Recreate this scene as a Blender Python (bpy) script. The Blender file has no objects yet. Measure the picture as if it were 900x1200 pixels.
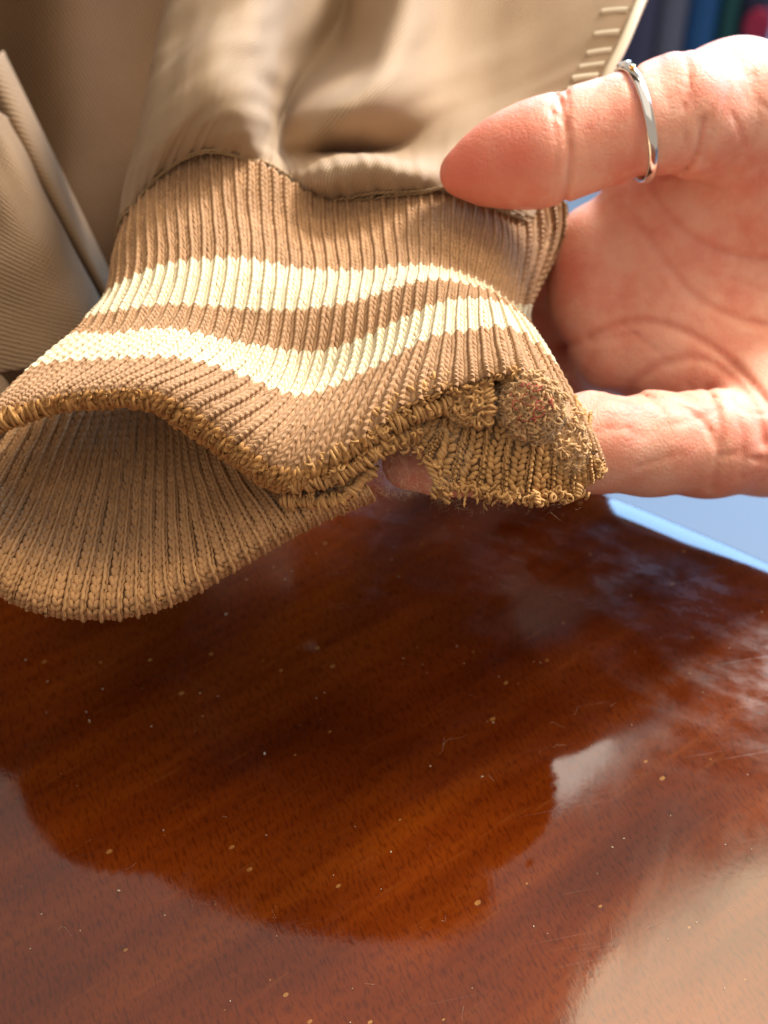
import bpy, math, random
import numpy as np
from mathutils import Vector

# ------------------------------------------------------------------ camera, world, lamps, exposure
SC = bpy.context.scene
COL = SC.collection
rng = np.random.default_rng(7)
R = math.radians
PITCH, CAM_H, FPX = R(45), 0.20, 1700.0      # camera looks 45 degrees down from 20 cm above the table top

cam = bpy.data.cameras.new('camera')
cam_o = bpy.data.objects.new('camera', cam)
COL.objects.link(cam_o)
cam_o.location = (0, 0, CAM_H)
cam_o.rotation_euler = (math.pi / 2 - PITCH, 0, 0)
cam.sensor_fit = 'VERTICAL'
cam.sensor_height = 24
cam.lens = 24 * FPX / 1200
cam.clip_start, cam.clip_end = 0.01, 50
cam.dof.use_dof = True
cam.dof.focus_distance = 0.243
cam.dof.aperture_fstop = 12.0
SC.camera = cam_o

world = bpy.data.worlds.new('World')
SC.world = world
world.use_nodes = True
wb = world.node_tree.nodes['Background']
wb.inputs[0].default_value = (1.0, 0.84, 0.69, 1)
wb.inputs[1].default_value = 0.42


def area_lamp(name, loc, target, sx, sy, radiance, col):
    l = bpy.data.lights.new(name, 'AREA')
    l.shape = 'RECTANGLE'
    l.size, l.size_y = sx, sy
    l.energy = radiance * math.pi * sx * sy       # W for the wanted radiance
    l.color = col
    o = bpy.data.objects.new(name, l)
    o.location = loc
    if target is not None:                         # otherwise facing straight down
        o.rotation_euler = (Vector(target) - Vector(loc)).to_track_quat('-Z', 'Y').to_euler()
    COL.objects.link(o)
    return o


area_lamp('ceiling_light', (0.0, -0.15, 2.2), None, 4.2, 3.7, 0.52, (1.0, 0.91, 0.80))
roof = area_lamp('roof_window_light', (1.06, 0.80, 1.55), None, 1.66, 0.80, 5.6, (1.0, 0.84, 0.56))
roof.data.shape = 'ELLIPSE'
small = area_lamp('small_reflection_light', (0.285, 1.300, 1.55), None, 0.19, 0.12, 6.0, (1.0, 0.92, 0.78))  # lamp added for the small pale patch mirrored in the table
small.rotation_euler = (0, 0, R(41))
area_lamp('side_window_light', (1.25, 1.62, 1.40), (0, 0.25, 0.03), 0.50, 0.50, 125.0, (1.0, 0.975, 0.94))
area_lamp('far_window_light', (1.00, 1.85, 0.55), (0.10, 0.22, 0.1), 2.10, 0.95, 14.0, (0.30, 0.58, 1.0))

SC.view_settings.view_transform = 'Standard'
SC.view_settings.look = 'None'
SC.view_settings.exposure = 0.15
SC.view_settings.gamma = 1.0

# ------------------------------------------------------------------ helpers
CR = np.array([1.0, 0, 0])
CU = np.array([0, math.sin(PITCH), math.cos(PITCH)])
CF = np.array([0, math.cos(PITCH), -math.sin(PITCH)])
CO = np.array([0, 0, CAM_H])


def unproject(p):
    """(px, py, depth) rows -> world points; used to lay control points out in space."""
    p = np.asarray(p, float)
    d = p[..., 2:3]
    return CO + (p[..., 0:1] - 450) / FPX * d * CR + (600 - p[..., 1:2]) / FPX * d * CU + d * CF


def mesh_obj(name, verts, faces, mat, parent=None, smooth=True, uv=None):
    """verts (N,3); faces (M,k) int array with k = 3 or 4."""
    verts = np.asarray(verts, np.float32)
    faces = np.asarray(faces, np.int32)
    me = bpy.data.meshes.new(name)
    m, k = faces.shape
    me.vertices.add(len(verts))
    me.vertices.foreach_set('co', verts.ravel())
    me.loops.add(m * k)
    me.loops.foreach_set('vertex_index', faces.ravel())
    me.polygons.add(m)
    me.polygons.foreach_set('loop_start', np.arange(0, m * k, k, dtype=np.int32))
    if smooth:
        me.polygons.foreach_set('use_smooth', np.ones(m, bool))
    if uv is not None:
        ul = me.uv_layers.new(name='UVMap')
        ul.data.foreach_set('uv', np.asarray(uv, np.float32)[faces.ravel()].ravel())
    me.update(calc_edges=True)
    if mat:
        me.materials.append(mat)
    o = bpy.data.objects.new(name, me)
    COL.objects.link(o)
    if parent:
        o.parent = parent
    return o


def empty(name, label, cat, loc=(0, 0, 0)):
    o = bpy.data.objects.new(name, None)
    o.empty_display_size = 0.01
    COL.objects.link(o)
    o['label'], o['category'] = label, cat
    return o


def spline_matrix(t, x):
    """Natural cubic spline through knots t, evaluated at x, as a matrix acting on knot values."""
    t, x = np.asarray(t, float), np.asarray(x, float)
    n = len(t)
    h = np.diff(t)
    A, B = np.zeros((n, n)), np.zeros((n, n))
    A[0, 0] = A[-1, -1] = 1
    for i in range(1, n - 1):
        A[i, i - 1], A[i, i], A[i, i + 1] = h[i - 1], 2 * (h[i - 1] + h[i]), h[i]
        B[i, i - 1], B[i, i], B[i, i + 1] = 6 / h[i - 1], -6 / h[i - 1] - 6 / h[i], 6 / h[i]
    Mm = np.linalg.solve(A, B)
    k = np.clip(np.searchsorted(t, x) - 1, 0, n - 2)
    hh = h[k]
    a, b = (t[k + 1] - x) / hh, (x - t[k]) / hh
    W = np.zeros((len(x), n))
    r = np.arange(len(x))
    W[r, k] += a
    W[r, k + 1] += b
    W += ((a ** 3 - a) * hh ** 2 / 6)[:, None] * Mm[k] + ((b ** 3 - b) * hh ** 2 / 6)[:, None] * Mm[k + 1]
    return W


class Sheet:
    """A smooth sheet through a control grid ctrl[u][v] = (px, py, depth)."""

    def __init__(s, us, vs, ctrl, nu=260, nv=220, raw=False, wob=0.0):
        s.u0, s.u1, s.v0, s.v1 = us[0], us[-1], vs[0], vs[-1]
        c = np.asarray(ctrl, float)
        c = c if raw else unproject(c)
        Wu = spline_matrix(us, np.linspace(s.u0, s.u1, nu))
        Wv = spline_matrix(vs, np.linspace(s.v0, s.v1, nv))
        s.P = np.einsum('ai,bj,ijk->abk', Wu, Wv, c)
        s.nu, s.nv = nu, nv
        s.normals()
        if wob:
            uu, vv = np.meshgrid(np.linspace(0, 1, nu), np.linspace(0, 1, nv), indexing='ij')
            w = np.zeros_like(uu)
            for _ in range(9):
                a, b, ph = rng.uniform(2, 9), rng.uniform(2, 9), rng.uniform(0, 6.28)
                w += np.sin(a * uu * 3 + b * vv * 3 * rng.choice([-1, 1]) + ph) / (a + b)
            s.P = s.P + s.N * (w * wob)[..., None]
            s.normals()

    def normals(s):
        du, dv = np.gradient(s.P, axis=0), np.gradient(s.P, axis=1)
        N = np.cross(du, dv)
        N /= np.linalg.norm(N, axis=-1, keepdims=True) + 1e-12
        mid = s.P - CO
        if (N * mid).sum(-1).mean() > 0:
            N = -N
        s.N = N
        s.Tu = du / (np.linalg.norm(du, axis=-1, keepdims=True) + 1e-12)
        s.Tv = dv / (np.linalg.norm(dv, axis=-1, keepdims=True) + 1e-12)
        s.su = np.linalg.norm(du, axis=-1) * (s.nu - 1) / (s.u1 - s.u0)     # metres per rib

    def samp(s, arr, u, v):
        fu = np.clip((u - s.u0) / (s.u1 - s.u0), 0, 1) * (s.nu - 1)
        fv = np.clip((v - s.v0) / (s.v1 - s.v0), 0, 1) * (s.nv - 1)
        i, j = np.minimum(fu.astype(int), s.nu - 2), np.minimum(fv.astype(int), s.nv - 2)
        a, b = fu - i, fv - j
        if arr.ndim == 3:
            a, b = a[..., None], b[..., None]
        return (arr[i, j] * (1 - a) * (1 - b) + arr[i + 1, j] * a * (1 - b) +
                arr[i, j + 1] * (1 - a) * b + arr[i + 1, j + 1] * a * b)

    def pt(s, u, v, n):
        return s.samp(s.P, u, v) + s.samp(s.N, u, v) * n[..., None]

    def shell(s, name, mat, parent, n_front, n_back, u_rng=None, v_rng=None, vmin=None, res=(140, 120)):
        """A thick sheet (front, back and rim) between two offsets."""
        ua, ub = u_rng or (s.u0, s.u1)
        va, vb = v_rng or (s.v0, s.v1)
        nu, nv = res
        uu, tt = np.meshgrid(np.linspace(ua, ub, nu), np.linspace(0, 1, nv), indexing='ij')
        lo = vmin(uu) if vmin else np.full_like(uu, va)
        vv = lo + (vb - lo) * tt
        nf = n_front(uu, vv) if callable(n_front) else np.full_like(uu, n_front)
        F, Bk = s.pt(uu, vv, nf), s.pt(uu, vv, np.full_like(uu, n_back))
        V = np.concatenate([F.reshape(-1, 3), Bk.reshape(-1, 3)])
        sz = (ub - ua) * float(np.median(s.su))
        lv = float(np.median(np.linalg.norm(np.diff(F, axis=1), axis=-1).sum(1)))
        UV = np.stack([(uu - ua) / (ub - ua) * sz, tt * lv], -1).reshape(-1, 2)
        idx = np.arange(nu * nv).reshape(nu, nv)
        q = np.stack([idx[:-1, :-1], idx[1:, :-1], idx[1:, 1:], idx[:-1, 1:]], -1).reshape(-1, 4)
        o = nu * nv
        rim = []
        for e in (idx[:, 0], idx[-1, :], idx[::-1, -1], idx[::-1, ::-1][-1, :]):
            rim.append(np.stack([e[:-1], e[:-1] + o, e[1:] + o, e[1:]], -1))
        faces = np.concatenate([q, (q + o)[:, ::-1]] + rim)
        return mesh_obj(name, V, faces, mat, parent, uv=np.concatenate([UV, UV]))


def tubes(P, rad, sides=6):
    """P (M,K,3) paths, rad (M,K) -> verts, quads of M tubes."""
    M, K, _ = P.shape
    T = np.gradient(P, axis=1)
    T /= np.linalg.norm(T, axis=-1, keepdims=True) + 1e-12
    ref = np.broadcast_to(np.array([0.31, 0.17, 0.93]), T.shape)
    A = np.cross(T, ref)
    A /= np.linalg.norm(A, axis=-1, keepdims=True) + 1e-9
    B = np.cross(T, A)
    th = np.arange(sides) / sides * 2 * np.pi
    V = P[:, :, None] + rad[:, :, None, None] * (np.cos(th)[:, None] * A[:, :, None] + np.sin(th)[:, None] * B[:, :, None])
    i = np.arange(M * K * sides).reshape(M, K, sides)
    nx = np.roll(i, -1, axis=2)
    F = np.stack([i[:, :-1], i[:, 1:], nx[:, 1:], nx[:, :-1]], -1).reshape(-1, 4)
    return V.reshape(-1, 3), F


class Yarn:
    """Collects tubes and links them as one mesh."""

    def __init__(s):
        s.V, s.F, s.n = [], [], 0

    def add(s, P, rad, sides=6):
        if len(P) == 0:
            return
        V, F = tubes(P, rad, sides)
        s.V.append(V)
        s.F.append(F + s.n)
        s.n += len(V)

    def build(s, name, mat, parent):
        return mesh_obj(name, np.concatenate(s.V), np.concatenate(s.F), mat, parent)


def stitches(y, S, ui, vj, w=0.29, ridge=True, fat=0.20, lift=0.24, jit=0.02, keep=None, rh=0.52, rr=0.150, vl=(-0.35, 1.40)):
    """Knit columns: for every (rib, row) two legs of a V, and between ribs a thin raised ridge strand."""
    U, V = np.meshgrid(ui, vj, indexing='ij')
    U, V = U.ravel().astype(float), V.ravel().astype(float)
    if keep is not None:
        k = keep(U, V)
        U, V = U[k], V[k]
    n = len(U)
    pitch = np.clip(S.samp(S.su, U, V), 0.0007, 0.0030)
    sway = 0.045 * np.sin(U * 7.3 + V * 0.23) + 0.03 * np.sin(U * 3.1 - V * 0.61)
    for sg in (-1, 1):
        t = np.linspace(0, 1, 6)
        du = sg * (0.03 + (w - 0.03) * t ** 0.75)
        dv = vl[0] + (vl[1] - vl[0]) * t
        dn = lift * np.array([0.35, 0.85, 1.05, 1.0, 0.8, 0.25])
        j = rng.normal(0, jit, (n, 3))
        uu = U[:, None] + du + j[:, :1] + sway[:, None]
        vv = V[:, None] + dv + j[:, 1:2] * 1.5
        nn = (dn + j[:, 2:3]) * pitch[:, None]
        P = S.pt(uu, vv, nn)
        rad = np.array([0.7, 1.0, 1.08, 1.05, 0.95, 0.6]) * fat * 0.80 * pitch[:, None] * rng.normal(1, 0.05, (n, 1))
        y.add(P, rad)
    if ridge:
        t = np.linspace(-0.05, 1.05, 5)
        vv = V[:, None] + t
        sw = 0.045 * np.sin(U[:, None] * 7.3 + vv * 0.23) + 0.03 * np.sin(U[:, None] * 3.1 - vv * 0.61)
        uu = U[:, None] + 0.5 + 0.03 * np.sin(vv * 6.28) + sw + rng.normal(0, jit * .4, (n, 1))
        nn = (rh * np.clip(1 + vv * 0.22, 0.25, 1) + 0.05 * np.cos(vv * 6.28) + rng.normal(0, jit * .5, (n, 1))) * pitch[:, None]
        P = S.pt(uu, vv, nn)
        rad = np.array([0.95, 1, 1.05, 1, 0.95]) * rr * pitch[:, None] * rng.normal(1, 0.05, (n, 1))
        y.add(P, rad, 6)
        # the flank of the ridge, going down into the furrow
        for sg in (-1, 1):
            nn2 = (rh * 0.45 + 0.05 * np.sin(vv * 6.28 + sg)) * pitch[:, None]
            P = S.pt(uu + sg * 0.10, vv, nn2)
            y.add(P, rad * 0.85, 5)


def loops(y, base, nrm, size, yarn_r, k=9, spread=0.9, turns=(0.4, 0.95), sides=6):
    """Loose curled loops of yarn standing off base points along nrm."""
    n = len(base)
    base = np.asarray(base)
    nrm = nrm / np.linalg.norm(nrm, axis=-1, keepdims=True)
    a = rng.normal(size=(n, 3))
    a -= nrm * (a * nrm).sum(-1, keepdims=True)
    a /= np.linalg.norm(a, axis=-1, keepdims=True)
    ax = nrm + spread * rng.normal(size=(n, 3)) * 0.6
    ax /= np.linalg.norm(ax, axis=-1, keepdims=True)
    b = np.cross(ax, a)
    b /= np.linalg.norm(b, axis=-1, keepdims=True)
    tt = np.linspace(0, 1, k)
    tr = rng.uniform(turns[0], turns[1], (n, 1)) * 2 * np.pi
    ph = rng.uniform(0, 6.28, (n, 1))
    rr = np.asarray(size).reshape(-1, 1) * rng.uniform(0.6, 1.2, (n, 1)) * (1 - 0.25 * tt)
    up = np.asarray(size).reshape(-1, 1) * rng.uniform(0.5, 1.6, (n, 1)) * np.sin(tt * np.pi * 0.9)
    P = (base[:, None] + (rr * np.cos(ph + tr * tt))[..., None] * a[:, None] +
         (rr * np.sin(ph + tr * tt))[..., None] * b[:, None] + up[..., None] * ax[:, None])
    wob = np.cumsum(rng.normal(0, 1, (n, k, 3)), axis=1) * (np.asarray(size).reshape(-1, 1, 1) * 0.13)
    P = P + wob
    rad = yarn_r * np.where((tt < 0.02) | (tt > 0.98), 0.6, 1.0) * rng.uniform(0.8, 1.2, (n, 1))
    y.add(P, rad, sides)


def fibres(y, base, nrm, length, r=0.000022, k=5, curl=0.6):
    """Stray hairs of fuzz."""
    n = len(base)
    d = nrm + curl * rng.normal(size=(n, 3))
    d /= np.linalg.norm(d, axis=-1, keepdims=True)
    L = length * rng.uniform(0.3, 1.2, (n, 1)) ** 1.3
    side = rng.normal(size=(n, 3)) * 0.8
    side2 = rng.normal(size=(n, 3)) * 0.5
    t = np.linspace(0, 1, k)
    P = (base[:, None] + (L * t)[..., None] * d[:, None] + (L * t * t)[..., None] * side[:, None] +
         (L * np.sin(t * 5))[..., None] * side2[:, None] * 0.25)
    y.add(P, np.full((n, k), r) * (1 - 0.5 * t), 3)


# ------------------------------------------------------------------ materials
def new_mat(name):
    m = bpy.data.materials.new(name)
    m.use_nodes = True
    nt = m.node_tree
    return m, nt, nt.nodes['Principled BSDF']


def node(nt, typ, **kw):
    n = nt.nodes.new(typ)
    for k, v in kw.items():
        if hasattr(n, k):
            setattr(n, k, v)
        else:
            n.inputs[k].default_value = v
    return n


def ramp(nt, fac, stops):
    r = nt.nodes.new('ShaderNodeValToRGB')
    while len(r.color_ramp.elements) < len(stops):
        r.color_ramp.elements.new(0.5)
    for e, (p, c) in zip(r.color_ramp.elements, stops):
        e.position = p
        e.color = (*c, 1) if len(c) == 3 else c
    nt.links.new(fac, r.inputs[0])
    return r.outputs[0]


def mixc(nt, fac, a, b, mode='MIX'):
    m = nt.nodes.new('ShaderNodeMix')
    m.data_type = 'RGBA'
    m.blend_type = mode
    for sock, v in ((m.inputs[0], fac), (m.inputs[6], a), (m.inputs[7], b)):
        if hasattr(v, 'is_linked'):
            nt.links.new(v, sock)
        elif isinstance(v, (int, float)):
            sock.default_value = v
        else:
            sock.default_value = (*v, 1)
    return m.outputs[2]


def math_n(nt, op, a, b=0.0):
    m = nt.nodes.new('ShaderNodeMath')
    m.operation = op
    for sock, v in ((m.inputs[0], a), (m.inputs[1], b)):
        if hasattr(v, 'is_linked'):
            nt.links.new(v, sock)
        else:
            sock.default_value = v
    return m.outputs[0]


def yarn_mat(name, c, var=0.13, sss=0.0):
    m, nt, b = new_mat(name)
    geo = node(nt, 'ShaderNodeNewGeometry')
    tc = node(nt, 'ShaderNodeTexCoord')
    ns = node(nt, 'ShaderNodeTexNoise', Scale=90.0, Detail=3.0)
    nt.links.new(tc.outputs['Object'], ns.inputs['Vector'])
    nf = node(nt, 'ShaderNodeTexNoise', Scale=5200.0, Detail=2.0)
    nt.links.new(tc.outputs['Object'], nf.inputs['Vector'])
    lo = tuple(x * (1 - var) for x in c)
    hi = tuple(min(1, x * (1 + var * 0.8)) for x in c)
    col = ramp(nt, geo.outputs['Random Per Island'], [(0.0, lo), (1.0, hi)])
    col = mixc(nt, ramp(nt, ns.outputs[0], [(0.35, (0, 0, 0)), (0.65, (1, 1, 1))]), col,
               mixc(nt, 1.0, col, (0.86, 0.84, 0.82), 'MULTIPLY'))
    col = mixc(nt, ramp(nt, nf.outputs[0], [(0.3, (0, 0, 0)), (0.75, (1, 1, 1))]), col,
               mixc(nt, 1.0, col, (0.8, 0.78, 0.76), 'MULTIPLY'))
    nt.links.new(col, b.inputs['Base Color'])
    b.inputs['Roughness'].default_value = 0.9
    b.inputs['Specular IOR Level'].default_value = 0.15
    b.inputs['Sheen Weight'].default_value = 0.4
    b.inputs['Sheen Roughness'].default_value = 0.5
    b.inputs['Sheen Tint'].default_value = (*[min(1, x * 1.6) for x in c], 1)
    bp = node(nt, 'ShaderNodeBump', Strength=0.5, Distance=0.0001)
    nt.links.new(nf.outputs[0], bp.inputs['Height'])
    nt.links.new(bp.outputs[0], b.inputs['Normal'])
    return m


def twill_mat(name, c, scale=1.0, strength=0.6, var=0.12):
    m, nt, b = new_mat(name)
    uv = node(nt, 'ShaderNodeUVMap')
    mp = node(nt, 'ShaderNodeMapping')
    mp.inputs['Rotation'].default_value = (0, 0, R(28))
    nt.links.new(uv.outputs[0], mp.inputs[0])
    wv = node(nt, 'ShaderNodeTexWave', Scale=320.0 * scale, Distortion=1.2, Detail=2.0)
    wv.inputs['Detail Scale'].default_value = 1.5
    nt.links.new(mp.outputs[0], wv.inputs['Vector'])
    mp2 = node(nt, 'ShaderNodeMapping')
    mp2.inputs['Rotation'].default_value = (0, 0, R(-52))
    nt.links.new(uv.outputs[0], mp2.inputs[0])
    wv2 = node(nt, 'ShaderNodeTexWave', Scale=420.0 * scale, Distortion=2.0, Detail=2.0)
    nt.links.new(mp2.outputs[0], wv2.inputs['Vector'])
    ns = node(nt, 'ShaderNodeTexNoise', Scale=70.0, Detail=4.0)
    nt.links.new(uv.outputs[0], ns.inputs['Vector'])
    h = math_n(nt, 'ADD', wv.outputs['Fac'], math_n(nt, 'MULTIPLY', wv2.outputs['Fac'], 0.5))
    col = mixc(nt, ns.outputs[0], tuple(x * (1 - var) for x in c), tuple(x * (1 + var) for x in c))
    col = mixc(nt, ramp(nt, wv.outputs['Fac'], [(0.1, (0, 0, 0)), (0.9, (1, 1, 1))]),
               mixc(nt, 1.0, col, (0.8, 0.79, 0.77), 'MULTIPLY'), col)
    nt.links.new(col, b.inputs['Base Color'])
    b.inputs['Roughness'].default_value = 0.85
    b.inputs['Specular IOR Level'].default_value = 0.05
    bp = node(nt, 'ShaderNodeBump', Strength=strength, Distance=0.0004)
    nt.links.new(h, bp.inputs['Height'])
    nt.links.new(bp.outputs[0], b.inputs['Normal'])
    return m


def plain_mat(name, c, rough=0.6, metal=0.0, noise=0.1, scale=20.0):
    m, nt, b = new_mat(name)
    tc = node(nt, 'ShaderNodeTexCoord')
    ns = node(nt, 'ShaderNodeTexNoise', Scale=scale, Detail=4.0)
    nt.links.new(tc.outputs['Object'], ns.inputs['Vector'])
    col = mixc(nt, ns.outputs[0], tuple(x * (1 - noise) for x in c), tuple(min(1, x * (1 + noise)) for x in c))
    nt.links.new(col, b.inputs['Base Color'])
    b.inputs['Roughness'].default_value = rough
    b.inputs['Metallic'].default_value = metal
    return m


BROWN = (0.478, 0.283, 0.150)
M_brown = yarn_mat('brown_yarn', BROWN)
M_cream = yarn_mat('cream_yarn', (0.86, 0.745, 0.51), var=0.04)
M_hem = yarn_mat('worn_brown_yarn', (0.57, 0.305, 0.11), var=0.2)
M_in = yarn_mat('inner_brown_yarn', (0.64, 0.375, 0.18))
M_fray = yarn_mat('frayed_brown_yarn', (0.61, 0.35, 0.14), var=0.2)
M_pill = yarn_mat('pilled_fibre', (0.66, 0.41, 0.20), var=0.25)
M_red = yarn_mat('red_lint', (0.45, 0.10, 0.06), var=0.3)
M_back = plain_mat('knit_backing', (0.30, 0.18, 0.09), 0.95, scale=300)
M_fuzz = plain_mat('fuzz_fibre', (0.60, 0.43, 0.26), 0.8)
M_twill = twill_mat('beige_twill', (0.42, 0.296, 0.192), scale=1.3, strength=0.4)
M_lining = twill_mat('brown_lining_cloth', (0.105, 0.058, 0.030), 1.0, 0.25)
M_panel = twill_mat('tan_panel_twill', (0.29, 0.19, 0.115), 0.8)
M_thread = plain_mat('pale_sewing_thread', (0.72, 0.62, 0.45), 0.8)


# ---- table wood
def wood_mat():
    m, nt, b = new_mat('varnished_mahogany')
    tc = node(nt, 'ShaderNodeTexCoord')

    def mapped(rot, sc, loc=(0, 0, 0)):
        mp = node(nt, 'ShaderNodeMapping')
        mp.vector_type = 'TEXTURE'
        mp.inputs['Rotation'].default_value = (0, 0, R(rot))
        mp.inputs['Scale'].default_value = tuple(1 / q for q in sc)
        mp.inputs['Location'].default_value = loc
        nt.links.new(tc.outputs['Object'], mp.inputs[0])
        return mp.outputs[0]
    band = node(nt, 'ShaderNodeTexNoise', Scale=1.0, Detail=5.0, Roughness=0.6)
    nt.links.new(mapped(36, (9, 110, 1)), band.inputs['Vector'])
    big = node(nt, 'ShaderNodeTexNoise', Scale=14.0, Detail=2.0)
    nt.links.new(tc.outputs['Object'], big.inputs['Vector'])
    pore = node(nt, 'ShaderNodeTexNoise', Scale=1.0, Detail=2.0, Roughness=0.5)
    nt.links.new(mapped(112, (520, 1800, 1)), pore.inputs['Vector'])
    fleck = node(nt, 'ShaderNodeTexNoise', Scale=1.0, Detail=3.0)
    nt.links.new(mapped(36, (60, 700, 1)), fleck.inputs['Vector'])
    col = ramp(nt, band.outputs[0], [(0.25, (0.045, 0.0060, 0.0007)), (0.5, (0.076, 0.0112, 0.0010)), (0.75, (0.112, 0.0200, 0.0015))])
    col = mixc(nt, ramp(nt, big.outputs[0], [(0.35, (0, 0, 0)), (0.7, (1, 1, 1))]), col,
               mixc(nt, 1.0, col, (2.0, 2.2, 2.0), 'MULTIPLY'))
    col = mixc(nt, ramp(nt, pore.outputs[0], [(0.30, (1, 1, 1)), (0.52, (0, 0, 0))]), col,
               mixc(nt, 1.0, col, (0.60, 0.54, 0.50), 'MULTIPLY'))
    col = mixc(nt, ramp(nt, fleck.outputs[0], [(0.62, (0, 0, 0)), (0.82, (0.3, 0.3, 0.3))]), col, (0.20, 0.06, 0.012))
    # small scattered pits with pale golden dots
    vor = node(nt, 'ShaderNodeTexVoronoi', Scale=1.0)
    vor.voronoi_dimensions = '2D'
    nt.links.new(mapped(36, (110, 170, 1)), vor.inputs['Vector'])
    spc = node(nt, 'ShaderNodeSeparateColor')
    nt.links.new(vor.outputs['Color'], spc.inputs[0])
    sel = math_n(nt, 'GREATER_THAN', spc.outputs[0], 0.72)
    pitn = node(nt, 'ShaderNodeTexNoise', Scale=2500.0, Detail=1.0)
    nt.links.new(tc.outputs['Object'], pitn.inputs['Vector'])
    rads = math_n(nt, 'MULTIPLY', math_n(nt, 'POWER', spc.outputs[1], 2.0), 0.07)
    dot = math_n(nt, 'MULTIPLY', math_n(nt, 'LESS_THAN', vor.outputs['Distance'], rads), sel)
    col = mixc(nt, math_n(nt, 'MULTIPLY', math_n(nt, 'MULTIPLY', dot, 0.8), pitn.outputs[0]), col, (0.45, 0.22, 0.06))
    nt.links.new(col, b.inputs['Base Color'])
    b.inputs['Roughness'].default_value = 0.6
    b.inputs['Specular IOR Level'].default_value = 0.0
    # varnish: glossy, dulled by a greasy film towards the rim
    b.inputs['Coat Weight'].default_value = 1.0
    b.inputs['Coat IOR'].default_value = 1.52
    gr = node(nt, 'ShaderNodeVectorMath', operation='LENGTH')
    nt.links.new(tc.outputs['Object'], gr.inputs[0])
    sm = node(nt, 'ShaderNodeTexNoise', Scale=1.0, Detail=6.0, Roughness=0.65)
    nt.links.new(mapped(-25, (70, 150, 1)), sm.inputs['Vector'])
    film = math_n(nt, 'MULTIPLY', ramp(nt, sm.outputs[0], [(0.38, (0.15, 0.15, 0.15)), (0.64, (1, 1, 1))]),
                  ramp(nt, gr.outputs['Value'], [(0.555, (0, 0, 0)), (0.604, (1, 1, 1)), (0.616, (1, 1, 1)), (0.6205, (0, 0, 0))]))
    smear = node(nt, 'ShaderNodeTexNoise', Scale=1.0, Detail=5.0, Roughness=0.6)
    nt.links.new(mapped(70, (16, 60, 1)), smear.inputs['Vector'])
    scr = node(nt, 'ShaderNodeTexNoise', Scale=1.0, Detail=1.0)
    nt.links.new(mapped(12, (24, 2600, 1)), scr.inputs['Vector'])
    scratch = ramp(nt, scr.outputs[0], [(0.70, (0, 0, 0)), (0.74, (1, 1, 1))])
    rr = math_n(nt, 'ADD', math_n(nt, 'MULTIPLY', film, 0.33), 0.03)
    rr = math_n(nt, 'ADD', rr, math_n(nt, 'MULTIPLY', ramp(nt, smear.outputs[0], [(0.45, (0, 0, 0)), (0.75, (1, 1, 1))]), 0.14))
    rr = math_n(nt, 'ADD', rr, math_n(nt, 'MULTIPLY', scratch, 0.15))
    nt.links.new(rr, b.inputs['Coat Roughness'])
    # varnish relief: fine orange peel, pores, specks
    fine = node(nt, 'ShaderNodeTexNoise', Scale=900.0, Detail=2.0)
    nt.links.new(tc.outputs['Object'], fine.inputs['Vector'])
    wavy = node(nt, 'ShaderNodeTexNoise', Scale=55.0, Detail=2.0)
    nt.links.new(tc.outputs['Object'], wavy.inputs['Vector'])
    rim = math_n(nt, 'MULTIPLY', math_n(nt, 'LESS_THAN', vor.outputs['Distance'], 0.085), sel)
    h = math_n(nt, 'ADD', math_n(nt, 'MULTIPLY', fine.outputs[0], 0.10), math_n(nt, 'MULTIPLY', wavy.outputs[0], 0.7))
    h = math_n(nt, 'ADD', h, math_n(nt, 'MULTIPLY', rim, 0.9))
    h = math_n(nt, 'ADD', h, math_n(nt, 'MULTIPLY', pore.outputs[0], 0.14))
    bp = node(nt, 'ShaderNodeBump', Strength=0.35, Distance=0.0003)
    nt.links.new(h, bp.inputs['Height'])
    bc = node(nt, 'ShaderNodeBump', Strength=0.06, Distance=0.0003)
    nt.links.new(h, bc.inputs['Height'])
    nt.links.new(bc.outputs[0], b.inputs['Coat Normal'])
    nt.links.new(bp.outputs[0], b.inputs['Normal'])
    return m


M_wood = wood_mat()


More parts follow.
